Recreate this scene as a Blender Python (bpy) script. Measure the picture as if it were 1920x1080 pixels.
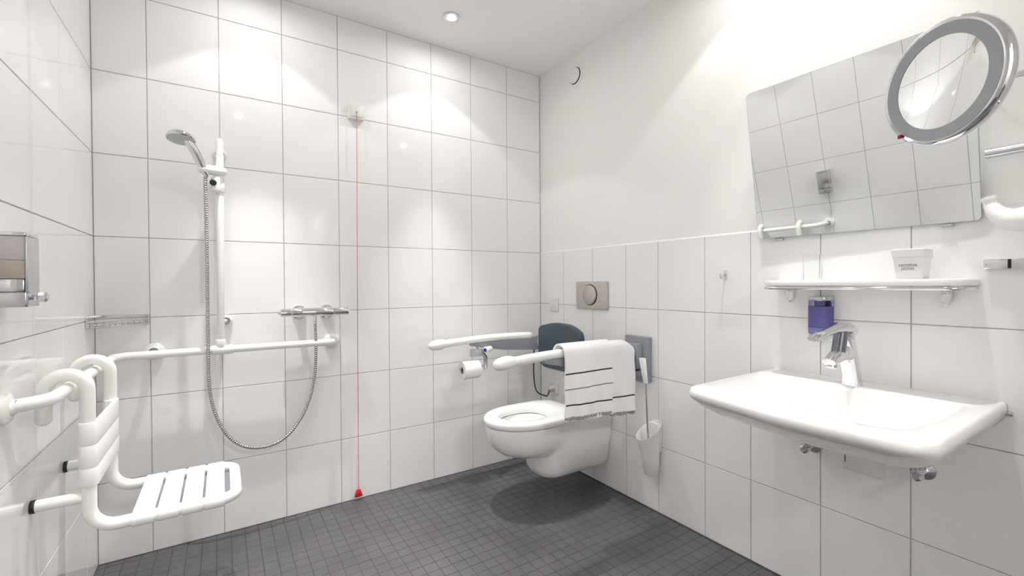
import bpy, bmesh, math, random
from mathutils import Vector, Matrix
random.seed(7)
PI = math.pi
SC = bpy.context.scene
COL = SC.collection
for o in list(bpy.data.objects):
    bpy.data.objects.remove(o)

# ---------------------------------------------------------------- room figures
U = 0.33                                # height of one wall tile with its joint
R = 6.6452 * U                          # x of the right wall (left wall is x = 0, back wall is y = 0)
CE = 7.4898 * U                         # ceiling height
YF = -3.1                               # wall behind the camera
ZROW = [0.0] + [(k - 0.0243) * U for k in range(1, 8)] + [CE]
XCOL = [0.0] + [(0.522 + 0.7639 * i) * U for i in range(8)] + [R]
YLEFT = [0.0, -0.166]
while YLEFT[-1] > YF:
    YLEFT.append(max(YF, YLEFT[-1] - 0.2521))
YRIGHT = [0.0] + [-v * U for v in (0.7249, 1.5052, 2.2626, 2.8834, 3.6395, 4.2539, 5.0078, 5.7564, 6.52, 7.284, 8.048, 8.812)] + [YF]

# ---------------------------------------------------------------- camera
FPX = 842.342
yaw, pitch, roll = 0.5721, -0.0097, -0.0064
CAM = Vector((1.2986, -7.2497, 3.3721)) * U
fw = Vector((math.sin(yaw) * math.cos(pitch), math.cos(yaw) * math.cos(pitch), math.sin(pitch)))
r0 = Vector((math.cos(yaw), -math.sin(yaw), 0)); u0 = r0.cross(fw)
rt = r0 * math.cos(roll) + u0 * math.sin(roll)
up = u0 * math.cos(roll) - r0 * math.sin(roll)
cd = bpy.data.cameras.new('camera'); cam = bpy.data.objects.new('camera', cd); COL.objects.link(cam)
cd.sensor_width = 36; cd.lens = FPX / 1920 * 36; cd.clip_start = 0.02
M = Matrix((rt, up, -fw)).transposed().to_4x4(); M.translation = CAM
cam.matrix_world = M
SC.camera = cam
def proj(p):
    q = Vector(p) - CAM; z = q.dot(fw)
    return (960 + FPX * q.dot(rt) / z, 540 - FPX * q.dot(up) / z, z)

# ---------------------------------------------------------------- world, exposure
w = bpy.data.worlds.new('world'); SC.world = w; w.use_nodes = True
w.node_tree.nodes['Background'].inputs[0].default_value = (0.8, 0.85, 0.9, 1)
w.node_tree.nodes['Background'].inputs[1].default_value = 0.15
SC.view_settings.view_transform = 'Standard'
SC.view_settings.look = 'None'
SC.view_settings.exposure = 0.1
SC.view_settings.gamma = 1.0
SC.view_settings.use_curve_mapping = False
SC.cycles.max_bounces = 16
SC.cycles.diffuse_bounces = 10
SC.cycles.glossy_bounces = 8
SC.cycles.transmission_bounces = 10
SC.cycles.transparent_max_bounces = 12
SC.cycles.sample_clamp_indirect = 6
SC.cycles.use_denoising = True
LAMP_WIDE = 6.0
LAMP_CORE = 92.0
EDGE_CORE = 0.34                         # dimmer bulbs over the washbasin

# ---------------------------------------------------------------- materials
def mat(name, col, rough=0.5, metal=0.0, coat=0.0, trans=0.0, ior=1.5, noise=0.0, nscale=8.0, bump=0.0, bscale=40.0, emit=0.0, alpha=1.0, sss=0.0):
    m = bpy.data.materials.new(name); m.use_nodes = True
    nt = m.node_tree; b = nt.nodes['Principled BSDF']
    b.inputs['Base Color'].default_value = (*col, 1)
    b.inputs['Roughness'].default_value = rough
    b.inputs['Metallic'].default_value = metal
    b.inputs['IOR'].default_value = ior
    b.inputs['Coat Weight'].default_value = coat
    b.inputs['Transmission Weight'].default_value = trans
    b.inputs['Alpha'].default_value = alpha
    if emit:
        b.inputs['Emission Color'].default_value = (*col, 1); b.inputs['Emission Strength'].default_value = emit
    if noise or bump:
        g = nt.nodes.new('ShaderNodeNewGeometry')
    if noise:
        n = nt.nodes.new('ShaderNodeTexNoise'); n.inputs['Scale'].default_value = nscale; n.inputs['Detail'].default_value = 5
        nt.links.new(g.outputs['Position'], n.inputs['Vector'])
        r = nt.nodes.new('ShaderNodeValToRGB')
        r.color_ramp.elements[0].position = 0.3; r.color_ramp.elements[1].position = 0.7
        r.color_ramp.elements[0].color = (*[c * (1 - noise) for c in col], 1)
        r.color_ramp.elements[1].color = (*[min(1, c * (1 + noise)) for c in col], 1)
        nt.links.new(n.outputs['Fac'], r.inputs['Fac']); nt.links.new(r.outputs['Color'], b.inputs['Base Color'])
    if bump:
        n2 = nt.nodes.new('ShaderNodeTexNoise'); n2.inputs['Scale'].default_value = bscale; n2.inputs['Detail'].default_value = 2
        nt.links.new(g.outputs['Position'], n2.inputs['Vector'])
        bp = nt.nodes.new('ShaderNodeBump'); bp.inputs['Strength'].default_value = bump; bp.inputs['Distance'].default_value = 0.002
        nt.links.new(n2.outputs['Fac'], bp.inputs['Height']); nt.links.new(bp.outputs['Normal'], b.inputs['Normal'])
    return m
TILE = mat('glazed white tile', (0.88, 0.875, 0.87), 0.035, bump=0.04, bscale=9)
GROUT = mat('grey grout', (0.44, 0.42, 0.41), 0.9, noise=0.15, nscale=25)
PLASTER = mat('white wall paint', (0.88, 0.87, 0.85), 0.8, bump=0.12, bscale=120)
CEIL = mat('white ceiling paint', (0.92, 0.912, 0.90), 0.9, bump=0.06, bscale=90)
FLOORT = mat('anthracite mosaic tile', (0.094, 0.0905, 0.099), 0.42, noise=0.16, nscale=5, bump=0.25, bscale=160)
FLOORG = mat('dark floor grout', (0.072, 0.070, 0.075), 0.9, noise=0.2, nscale=30)
CERAMIC = mat('white sanitary ceramic', (0.88, 0.875, 0.865), 0.08, coat=0.4)
SEATM = mat('white toilet seat plastic', (0.88, 0.88, 0.865), 0.16)
NYLON = mat('white nylon coating', (0.88, 0.885, 0.85), 0.22)
NYLON2 = mat('bright white plastic', (0.9, 0.9, 0.885), 0.3)
CHROME = mat('polished chrome', (0.78, 0.78, 0.80), 0.06, 1.0)
CHROME2 = mat('satin chrome', (0.62, 0.62, 0.64), 0.2, 1.0)
HOSEM = mat('ribbed steel hose', (0.52, 0.52, 0.53), 0.25, 1.0)
DARKCH = mat('dark chrome', (0.22, 0.23, 0.26), 0.12, 1.0)
SATIN = mat('bright satin chrome', (0.9, 0.9, 0.92), 0.25, 1.0)
NICKEL = mat('matt nickel', (0.60, 0.555, 0.51), 0.45, 1.0, noise=0.05, nscale=60)
GREYP = mat('blue grey plastic', (0.27, 0.29, 0.33), 0.38)
GREYL = mat('light grey plastic', (0.48, 0.50, 0.53), 0.3)
NAVY = mat('dark petrol padding', (0.035, 0.055, 0.075), 0.45, bump=0.15, bscale=300)
BLACK = mat('black rubber', (0.012, 0.012, 0.013), 0.5)
DARK = mat('dark gap', (0.03, 0.03, 0.03), 0.8)
RED = mat('red plastic', (0.65, 0.02, 0.025), 0.35)
REDD = mat('dark red switch', (0.25, 0.012, 0.02), 0.3)
REDC = mat('red cord', (0.62, 0.10, 0.10), 0.7)
IVORY = mat('ivory white switch plastic', (0.80, 0.79, 0.75), 0.35)
TERRY = mat('white terry cotton', (0.89, 0.885, 0.895), 0.95, bump=0.9, bscale=420)
STRB = mat('black woven stripe', (0.02, 0.02, 0.024), 0.9)
STRG = mat('brown grey woven stripe', (0.26, 0.22, 0.205), 0.9)
FRINGE = mat('beige fringe', (0.40, 0.335, 0.30), 0.95)
PAPER = mat('toilet tissue', (0.85, 0.83, 0.83), 0.95, bump=0.4, bscale=150)
CARD = mat('cardboard core', (0.30, 0.26, 0.22), 0.9)
BLUE = mat('blue button', (0.01, 0.04, 0.28), 0.35)
MIRROR = mat('mirror silver', (0.86, 0.87, 0.855), 0.0, 1.0)
GLASSE = mat('mirror edge glass', (0.42, 0.52, 0.48), 0.12)
RINGG = mat('frosted grey mirror ring', (0.36, 0.38, 0.40), 0.45)
CLEAR = mat('clear glass', (0.97, 0.98, 0.98), 0.0, trans=1.0, ior=1.16)
SOAPB = mat('blue liquid soap', (0.30, 0.29, 0.55), 0.1, trans=0.1, ior=1.35)
DOSE = mat('pale violet plastic', (0.46, 0.45, 0.66), 0.2)
BLUEP = mat('pale blue clear plastic', (0.62, 0.62, 0.92), 0.03, trans=1.0, ior=1.2)
TAN = mat('tan shower gel', (0.50, 0.43, 0.36), 0.25)
PEARL = mat('pale plastic bottle', (0.62, 0.57, 0.58), 0.12)
BOXM = mat('white carton', (0.82, 0.80, 0.80), 0.6)
INK = mat('grey print', (0.22, 0.21, 0.20), 0.7)
BULB = mat('halogen bulb face', (1.0, 0.985, 0.97), 0.4, emit=440.0)
FILL_GLOW = mat('added fill lamp glow', (1.0, 0.985, 0.97), 0.4, emit=100.0)  # glow of the added fill lamp
WOOD = mat('white lacquered door leaf', (0.86, 0.86, 0.85), 0.35)
NOZ = mat('grey spray nozzle face', (0.52, 0.55, 0.54), 0.35)

# ---------------------------------------------------------------- mesh helpers
WL = {}
class MB:
    def __init__(s): s.bm = bmesh.new(); s.mi = 0
    def _f(s, vs):
        try:
            f = s.bm.faces.new(vs); f.material_index = s.mi; return f
        except ValueError: return None
    def box(s, a, b, bev=0.0, seg=2, rot=None, piv=None):
        a, b = Vector(a), Vector(b)
        v = [s.bm.verts.new((x, y, z)) for x in (a.x, b.x) for y in (a.y, b.y) for z in (a.z, b.z)]
        fs = [s._f([v[i] for i in q]) for q in ((0, 1, 3, 2), (4, 6, 7, 5), (0, 4, 5, 1), (2, 3, 7, 6), (0, 2, 6, 4), (1, 5, 7, 3))]
        if bev:
            es = list({e for f in fs for e in f.edges})
            r = bmesh.ops.bevel(s.bm, geom=es, offset=bev, segments=seg, profile=0.5, affect='EDGES')
            for f in r['faces']: f.material_index = s.mi
            v = list({x for f in s.bm.faces if f.is_valid for x in f.verts if f.material_index == s.mi}) if rot else v
        if rot is not None:
            bmesh.ops.rotate(s.bm, verts=[x for x in v if x.is_valid], cent=Vector(piv), matrix=rot)
        return s
    def loft(s, rings, c0=True, c1=True, closed=True):
        vr = [[s.bm.verts.new(p) for p in r] for r in rings]
        n = len(vr[0])
        for a, b in zip(vr, vr[1:]):
            for i in range(n if closed else n - 1):
                s._f([a[i], a[(i + 1) % n], b[(i + 1) % n], b[i]])
        for flag, r in ((c0, vr[0]), (c1, vr[-1])):
            if flag:
                c = sum((v.co for v in r), Vector()) / n
                cv = s.bm.verts.new(c)
                for i in range(n): s._f([r[i], r[(i + 1) % n], cv])
        return s
    def tube(s, path, r, seg=12, caps=True, closed=False, round_end=False):
        path = [Vector(p) for p in path]; n = len(path)
        rad = r if callable(r) else (lambda i, r=r: r)
        def tan(i):
            if closed: return (path[(i + 1) % n] - path[i - 1]).normalized()
            a = path[max(0, i - 1)]; b = path[min(n - 1, i + 1)]
            return (b - a).normalized()
        t = tan(0)
        ref = Vector((0, 0, 1)) if abs(t.z) < 0.9 else Vector((1, 0, 0))
        nx = t.cross(ref).normalized()
        rings = []
        for i in range(n):
            t = tan(i)
            nx = (nx - t * nx.dot(t)).normalized(); ny = t.cross(nx)
            rr = rad(i)
            rings.append([path[i] + (nx * math.cos(2 * PI * k / seg) + ny * math.sin(2 * PI * k / seg)) * rr for k in range(seg)])
        if round_end and not closed:
            def cap(ring, c, d, rr):
                return [[c + (p - c) * math.cos(a) + d * rr * math.sin(a) for p in ring] for a in (0.45, 0.9, 1.25)]
            A = cap(rings[0], path[0], -tan(0), rad(0)); B = cap(rings[-1], path[-1], tan(n - 1), rad(n - 1))
            rings = A[::-1] + rings + B
        if closed:
            rings.append(rings[0]); 
            vr = [[s.bm.verts.new(p) for p in q] for q in rings[:-1]]
            for i in range(n):
                a, b = vr[i], vr[(i + 1) % n]
                for k in range(seg): s._f([a[k], a[(k + 1) % seg], b[(k + 1) % seg], b[k]])
            return s
        return s.loft(rings, caps, caps)
    def cyl(s, p0, p1, r, seg=20, r2=None, bev=0.0):
        p0, p1 = Vector(p0), Vector(p1); r2 = r if r2 is None else r2
        if bev:
            d = (p1 - p0).normalized() * bev
            return s.tube([p0, p0 + d * .3, p0 + d, p1 - d, p1 - d * .3, p1], lambda i: [r - bev, r - bev * .3, r, r2, r2 - bev * .3, r2 - bev][i], seg)
        return s.tube([p0, p1], lambda i: (r, r2)[i], seg)
    def lathe(s, prof, org, axis, seg=28, caps=(True, True)):
        org = Vector(org); ax = Vector(axis).normalized()
        ref = Vector((0, 0, 1)) if abs(ax.z) < 0.9 else Vector((1, 0, 0))
        nx = ax.cross(ref).normalized(); ny = ax.cross(nx)
        return s.loft([[org + ax * h + (nx * math.cos(2 * PI * k / seg) + ny * math.sin(2 * PI * k / seg)) * max(r, 1e-4) for k in range(seg)] for r, h in prof], *caps)
    def ell(s, c, rx, ry, rz, seg=20, rings=10):
        c = Vector(c)
        return s.loft([[c + Vector((rx * math.sin(a) * math.cos(2 * PI * k / seg), ry * math.sin(a) * math.sin(2 * PI * k / seg), rz * math.cos(a))) for k in range(seg)]
                       for a in [PI * (i + .5) / rings for i in range(rings)]])
    def prism(s, poly, f, d0, d1, bev=0.0):
        """poly of 2D points; f(a, b, d) -> 3D; extruded from d0 to d1, edges softened by bev"""
        def inset(q, e):
            if not e: return q
            n = len(q); out = []
            ar = sum(q[i][0] * q[(i + 1) % n][1] - q[(i + 1) % n][0] * q[i][1] for i in range(n))
            sg = 1 if ar > 0 else -1
            for i in range(n):
                p0, p1, p2 = Vector(q[i - 1]), Vector(q[i]), Vector(q[(i + 1) % n])
                d1_, d2_ = (p1 - p0).normalized(), (p2 - p1).normalized()
                n1, n2 = Vector((-d1_.y, d1_.x)) * sg, Vector((-d2_.y, d2_.x)) * sg
                m = (n1 + n2); m = m / max(m.length_squared, .3) * 2
                out.append(tuple(p1 + m * e))
            return out
        if bev:
            sgn = 1 if d1 > d0 else -1
            L = [(inset(poly, bev), d0), (inset(poly, bev * .3), d0 + sgn * bev * .3), (poly, d0 + sgn * bev), (poly, d1 - sgn * bev), (inset(poly, bev * .3), d1 - sgn * bev * .3), (inset(poly, bev), d1)]
        else: L = [(poly, d0), (poly, d1)]
        vr = [[s.bm.verts.new(f(a, b, d)) for a, b in q] for q, d in L]
        n = len(poly)
        for a, b in zip(vr, vr[1:]):
            for i in range(n): s._f([a[i], a[(i + 1) % n], b[(i + 1) % n], b[i]])
        s._f(vr[0][::-1]); s._f(vr[-1])
        return s
    def build(s, name, m, parent=None, sharp=38, org=None):
        bmesh.ops.recalc_face_normals(s.bm, faces=s.bm.faces[:])
        vs = s.bm.verts[:]
        if org is None:
            lo = Vector((min(v.co[i] for v in vs) for i in range(3))); hi = Vector((max(v.co[i] for v in vs) for i in range(3)))
            org = (lo + hi) / 2
            if parent is None: org.z = lo.z
        org = Vector(org)
        for v in vs: v.co -= org
        me = bpy.data.meshes.new(name); s.bm.to_mesh(me); s.bm.free()
        for mm in (m if isinstance(m, (list, tuple)) else [m]): me.materials.append(mm)
        me.polygons.foreach_set('use_smooth', [True] * len(me.polygons))
        me.set_sharp_from_angle(angle=math.radians(sharp))
        o = bpy.data.objects.new(name, me); COL.objects.link(o)
        o.location = org - (WL[parent.name] if parent else Vector())
        WL[o.name] = org
        if parent: o.parent = parent
        return o
def tag(o, label, cat, group=None):
    o['label'] = label; o['category'] = cat
    if group: o['group'] = group
    return o
def thing(name, label, cat, loc, group=None):
    o = bpy.data.objects.new(name, None); COL.objects.link(o); o.empty_display_size = 0.05
    o.location = loc; WL[o.name] = Vector(loc)
    return tag(o, label, cat, group)
def fillet(pts, rad, n=8, closed=False):
    pts = [Vector(p) for p in pts]; out = []
    N = len(pts)
    for i, p in enumerate(pts):
        r = rad[i] if isinstance(rad, (list, tuple)) else rad
        if (not closed and i in (0, N - 1)) or not r: out.append(p); continue
        a = (pts[i - 1] - p); b = (pts[(i + 1) % N] - p)
        an = a.angle(b); t = min(r / math.tan(an / 2), a.length * .49, b.length * .49); 
        a.normalize(); b.normalize()
        rr = t * math.tan(an / 2); c = p + (a + b).normalized() * (rr / math.sin(an / 2))
        s, e = p + a * t - c, p + b * t - c
        om = s.angle(e)
        for k in range(n + 1):
            f = k / n
            out.append(c + (s * math.sin((1 - f) * om) + e * math.sin(f * om)) / math.sin(om))
    return out
def spline(pts, n=8):
    pts = [Vector(p) for p in pts]; out = []
    P = [pts[0] * 2 - pts[1]] + pts + [pts[-1] * 2 - pts[-2]]
    for i in range(1, len(P) - 2):
        for k in range(n):
            t = k / n
            out.append(0.5 * ((2 * P[i]) + (P[i + 1] - P[i - 1]) * t + (2 * P[i - 1] - 5 * P[i] + 4 * P[i + 1] - P[i + 2]) * t * t + (3 * P[i] - P[i - 1] - 3 * P[i + 1] + P[i + 2]) * t ** 3))
    out.append(pts[-1]); return out
def resample(path, step):
    L = [0]
    for a, b in zip(path, path[1:]): L.append(L[-1] + (b - a).length)
    n = max(2, int(L[-1] / step)); out = []; j = 0
    for k in range(n + 1):
        d = L[-1] * k / n
        while j < len(path) - 2 and L[j + 1] < d: j += 1
        out.append(path[j].lerp(path[j + 1], (d - L[j]) / max(1e-9, L[j + 1] - L[j])))
    return out
def rrect(a0, b0, a1, b1, r, n=5):
    return [(p.x, p.y) for p in fillet([Vector((a0, b0, 0)), Vector((a1, b0, 0)), Vector((a1, b1, 0)), Vector((a0, b1, 0))], r, n, True)]
fX = lambda a, b, d: Vector((d, a, b))     # polygon in y,z extruded along x
fY = lambda a, b, d: Vector((a, d, b))     # polygon in x,z extruded along y
fZ = lambda a, b, d: Vector((a, b, d))     # polygon in x,y extruded along z

# ---------------------------------------------------------------- walls, floor, ceiling
def struct(o):
    o['kind'] = 'structure'; return o
GAP = 0.0031; DEP = 0.002
tile_cache = {}
def tile_mesh(name, w, h, Ux, Vx, N, m, ch=0.0011, dep=DEP):
    key = (name, round(w, 4), round(h, 4), tuple(N))
    if key in tile_cache: return tile_cache[key]
    Ux, Vx, N = Vector(Ux), Vector(Vx), Vector(N)
    vs = []
    for e, d in ((ch, 0), (0, -ch), (0, -dep)):
        for su, sv in ((-1, -1), (1, -1), (1, 1), (-1, 1)):
            vs.append(Ux * su * (w / 2 - e) + Vx * sv * (h / 2 - e) + N * d)
    fs = [(0, 1, 2, 3)]
    for k in (0, 4):
        for i in range(4): fs.append((k + i, k + 4 + i, k + 4 + (i + 1) % 4, k + (i + 1) % 4))
    if Ux.cross(Vx).dot(N) < 0: fs = [f[::-1] for f in fs]
    me = bpy.data.meshes.new(name); me.from_pydata(vs, [], fs); me.materials.append(m); me.update()
    tile_cache[key] = me
    return me
def lay(parent, name, uedges, vedges, P, Ux, Vx, N, m, gap=GAP):
    for a, b in zip(uedges, uedges[1:]):
        for c, d in zip(vedges, vedges[1:]):
            w, h = abs(b - a) - gap, abs(d - c) - gap
            if w < .01 or h < .01: continue
            o = bpy.data.objects.new(name, tile_mesh(name, w, h, Ux, Vx, N, m)); COL.objects.link(o)
            o.parent = parent; o.location = P((a + b) / 2, (c + d) / 2) - WL[parent.name]
wb = struct(MB().box((-.1, DEP - .0003, 0), (R + .1, .1, CE)).build('wall_back', GROUT))
lay(wb, 'tile', XCOL, ZROW, lambda a, b: Vector((a, 0, b)), (1, 0, 0), (0, 0, 1), (0, -1, 0), TILE)
wl = struct(MB().box((-.1, YF, 0), (-DEP + .0003, DEP - .0004, CE)).build('wall_left', GROUT))
lay(wl, 'tile', YLEFT, ZROW, lambda a, b: Vector((0, a, b)), (0, 1, 0), (0, 0, 1), (1, 0, 0), TILE)
ZT = ZROW[4]
wr = struct(MB().box((R + .005, YF, 0), (R + .1, DEP - .0004, CE)).build('wall_right', PLASTER))
MB().box((R + DEP - .0003, YF, 0), (R + .0052, -.0003, ZT - .0005)).build('grout', GROUT, wr)
lay(wr, 'tile', YRIGHT, ZROW[:5], lambda a, b: Vector((R, a, b)), (0, 1, 0), (0, 0, 1), (-1, 0, 0), TILE)
MB().prism([(R, ZT - .002), (R + .006, ZT - .002), (R + .006, ZT + .005), (R + .0015, ZT + .002)], fY, -.001, YF, 0).build('caulk_bead', PLASTER, wr)
YH = -5.0
DX0, DX1, DZ = .50, 1.50, 2.06            # added doorway, unseen, letting fill light in from behind the camera
wf = struct(MB().box((-.1, YF - .1, 0), (DX0, YF, CE)).box((DX1, YF - .1, 0), (R + .1, YF, CE)).box((DX0, YF - .1, DZ), (DX1, YF, CE)).build('wall_front', PLASTER))
struct(MB().box((-.2, YH, 0), (-.1, YF - .1, CE)).build('wall_added_hall_left', PLASTER))  # unseen hall added to hold the fill lamp and bounce its light
struct(MB().box((R + .1, YH, 0), (R + .2, YF - .1, CE)).build('wall_added_hall_right', PLASTER))
struct(MB().box((-.2, YH - .1, 0), (R + .2, YH, CE)).build('wall_added_hall_end', PLASTER))
ce = struct(MB().box((-.2, YH - .1, CE), (R + .2, .1, CE + .08)).build('ceiling', CEIL))
# floor mosaic: the 300 pieces that show largest are objects, the others one mesh
fl = struct(MB().box((-.2, YH - .1, -.08), (R + .2, .1, -DEP + .0003)).build('floor', FLOORG))
PIT = 0.0525
xs = [0.0] + [0.029 + PIT * i for i in range(50) if 0.029 + PIT * i < R] + [R]
ys = [0.0] + [-0.034 - PIT * i for i in range(70) if -0.034 - PIT * i > YF] + [YF]
cells = []
for a, b in zip(xs, xs[1:]):
    for c, d in zip(ys, ys[1:]):
        if b - a < .012 or c - d < .012: continue
        x, y = (a + b) / 2, (c + d) / 2
        px, py, z = proj((x, y, 0))
        vis = z > .1 and -30 < px < 1950 and -30 < py < 1110
        hid = (x > 1.72 and y > -.36)
        cells.append(((0 if vis and not hid else 1, z), x, y, b - a - .003, c - d - .003))
cells.sort(key=lambda q: q[0])
me_rest = MB()
for i, (k, x, y, w_, h_) in enumerate(cells):
    if i < 300:
        o = bpy.data.objects.new('mosaic_tile', tile_mesh('mosaic_tile', w_, h_, (1, 0, 0), (0, 1, 0), (0, 0, 1), FLOORT, .0009)); COL.objects.link(o)
        o.parent = fl; o.location = Vector((x, y, random.uniform(-.0003, .0002))) - WL['floor']
    else:
        dz = random.uniform(-.0003, .0002)
        t = [[Vector((x + sx * (w_ / 2 - e), y + sy * (h_ / 2 - e), dz - dd)) for sx, sy in ((-1, -1), (1, -1), (1, 1), (-1, 1))] for e, dd in ((0, DEP), (0, .0009), (.0009, 0))]
        vr = [[me_rest.bm.verts.new(p) for p in q] for q in t]
        for A, B in zip(vr, vr[1:]):
            for j in range(4): me_rest._f([A[j], A[(j + 1) % 4], B[(j + 1) % 4], B[j]])
        me_rest._f(vr[-1])
o = me_rest.build('mosaic_field', FLOORT, fl, sharp=20); o['kind'] = 'stuff'
# added open door, white for more fill, and its frame behind the camera
dr = struct(MB().box((DX1 - .03, YF - .12 - .92, .008), (DX1 + .01, YF - .12, DZ - .03), .004).build('door_1', WOOD))
MB().tube(fillet([(DX1 - .03, YF - .97, 1.05), (DX1 - .085, YF - .97, 1.05), (DX1 - .085, YF - .85, 1.05)], .015), .009, 12).build('handle', CHROME, dr)
fr = struct(MB().box((DX0 - .06, YF, 0), (DX0, YF + .012, DZ + .06), .003).build('trim_1', CEIL))
MB().box((DX1, YF, 0), (DX1 + .06, YF + .012, DZ + .06), .003).build('jamb', CEIL, fr)
MB().box((DX0 + .001, YF, DZ), (DX1 - .001, YF + .012, DZ + .06), .003).build('head', CEIL, fr)
t = thing('fill_lamp', 'added fill lamp, round opal ceiling disc in the unseen hall behind the camera', 'lamp', (1.0, -4.1, CE - .07))  # unseen lamp added to brighten faces turned towards the camera
MB().lathe([(.21, 0), (.215, .03), (.20, .034)], (1.0, -4.1, CE), (0, 0, -1), 40, (False, False)).build('rim', CHROME2, t)
MB().lathe([(.20, .033), (.16, .055), (.08, .068), (.001, .07)], (1.0, -4.1, CE), (0, 0, -1), 40, (False, True)).build('fill_shade', FILL_GLOW, t)

# ---------------------------------------------------------------- ceiling spotlights
lamps = [(1.42, -.30, 'round recessed ceiling spotlight shining above the toilet end of the back wall'),
         (.55, -.30, 'round recessed ceiling spotlight above the shower rail, near the left wall'),
         (.55, -1.055, 'round recessed ceiling spotlight over the middle of the shower floor'),
         (.55, -1.82, 'round recessed ceiling spotlight over the room entrance side, left row'),
         (1.935, -1.465, 'round recessed ceiling spotlight above the left end of the tilted wall mirror'),
         (1.934, -1.888, 'round recessed ceiling spotlight above the right end of the tilted wall mirror')]
for x, y, lab in lamps:
    t = thing('ceiling_spotlight', lab, 'light', (x, y, CE - .006), 'recessed ceiling spotlights')
    MB().lathe([(.027, 0), (.028, .005), (.041, .0055), (.0425, .003), (.0425, 0)], (x, y, CE), (0, 0, -1), 32, (False, False)).build('trim_ring', CHROME2, t)
    MB().lathe([(.001, .0026), (.012, .0026), (.020, .0014)], (x, y, CE), (0, 0, -1), 24, (True, False)).build('bulb', BULB, t)
    MB().lathe([(.020, .0012), (.0275, .0006)], (x, y, CE), (0, 0, -1), 24, (False, False)).build('reflector', CHROME, t)
    for nm, e, ang, bl in (('wide_beam', LAMP_WIDE, 98, .12), ('core_beam', LAMP_CORE, 46, .75)):
        ld = bpy.data.lights.new(nm, 'SPOT'); ld.energy = e * (EDGE_CORE if (nm == 'core_beam' and x > 1.9) else 1); ld.spot_size = math.radians(ang); ld.spot_blend = bl
        ld.shadow_soft_size = .016; ld.color = (1.0, 0.985, 0.972)
        lo = bpy.data.objects.new(nm, ld); COL.objects.link(lo); lo.parent = t; lo.location = (0, 0, -.012)
        if nm == 'core_beam' and y > -.5: lo.rotation_euler = (math.radians(-2.5), 0, 0); ld.energy *= 1.1   # swivelled a little away from the wall

# ---------------------------------------------------------------- ventilation valve
vy, vz = -.359, 2.337
t = thing('ventilation_valve', 'round white ventilation valve high on the right wall by the ceiling', 'vent', (R, vy, vz))
X0 = R + .005
MB().lathe([(.05, .0), (.062, .0), (.063, .004), (.058, .009), (.050, .010), (.047, .004)], (X0, vy, vz), (-1, 0, 0), 40, (False, False)).build('flange', PLASTER, t)
MB().lathe([(.001, .004), (.049, .004), (.049, .006), (.012, .008), (.012, .012)], (X0, vy, vz), (-1, 0, 0), 32).build('throat', DARK, t)
MB().lathe([(.012, .010), (.040, .010), (.0448, .013), (.0445, .017), (.036, .020), (.001, .021)], (X0, vy, vz), (-1, 0, 0), 40).build('disc', PLASTER, t)

# ---------------------------------------------------------------- shower: corner grab rail
RX, RZ = .0695, .834
t = thing('grab_rail', 'white nylon grab rail running along the left wall round the corner to the back wall', 'rail', (RX, -.07, RZ))
path = fillet([(0, -.90, RZ), (RX, -.845, RZ), (RX, -RX, RZ), (.886, -RX, RZ), (.886, 0, RZ)], [0, .07, .05, .045, 0], 10)
MB().tube(path, .0162, 20).build('rail_tube', NYLON, t)
def flange(p, n, r=.036):
    return MB().lathe([(.017, .024), (.019, .018), (r * .82, .016), (r, .010), (r, 0)], p, n, 32, (False, False))
flange((.886, 0, RZ), (0, -1, 0)).build('wall_flange', NYLON, t)
flange((.186, 0, RZ + .006), (0, -1, 0)).build('wall_flange', NYLON, t)
flange((0, -.90, RZ), (1, 0, 0), .037).build('wall_flange', NYLON, t)
MB().tube(fillet([(.186, -.005, RZ - .002), (.186, -RX, RZ - .002)], 0), .012, 14).build('support_stem', NYLON, t)

# slide bar with T piece, bracket and hand shower
BX = .4195
t = thing('shower_slide_bar', 'tall vertical white shower slide bar rising from the grab rail', 'shower bar', (BX, -.0705, RZ))
MB().tube([(BX, -.0705, RZ + .005), (BX + .002, -.0705, 1.3), (BX + .004, -.0705, 1.735)], .0148, 20, round_end=True).build('bar_tube', NYLON, t)
MB().cyl((BX - .035, -.0705, RZ), (BX + .045, -.0705, RZ), .0205, 20, bev=.003).cyl((BX, -.0705, RZ + .01), (BX, -.0705, RZ + .045), .019, 20, bev=.003).build('tee_clamp', NYLON, t)
flange((BX + .004, 0, 1.695), (0, -1, 0), .026).build('top_flange', NYLON, t)
MB().cyl((BX + .004, -.004, 1.695), (BX + .004, -.07, 1.695), .011, 14).build('top_stem', NYLON, t)
flange((BX + .02, 0, .955), (0, -1, 0), .026).build('lower_flange', NYLON, t)
MB().cyl((BX + .02, -.004, .955), (BX + .006, -.066, .955), .009, 14).build('lower_stem', NYLON, t)
sl = MB().cyl((BX + .003, -.0705, 1.515), (BX + .003, -.0705, 1.60), .0195, 20, bev=.003)
sl.box((.392, -.108, 1.512), (.424, -.07, 1.578), .008, 3)
sl.build('slider_block', NYLON, t)
MB().tube([(.428, -.080, 1.604), (.40, -.098, 1.602), (.363, -.122, 1.598)], lambda i: (.0215, .0205, .0195)[i], 18, round_end=True).build('holder_arm', NYLON, t)
MB().lathe([(.0128, 0), (.0128, .006), (.011, .008), (.001, .008)], (.4000, -.1085, 1.548), (-.25, -1, -.02), 24).build('locking_knob', BLACK, t)

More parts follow.
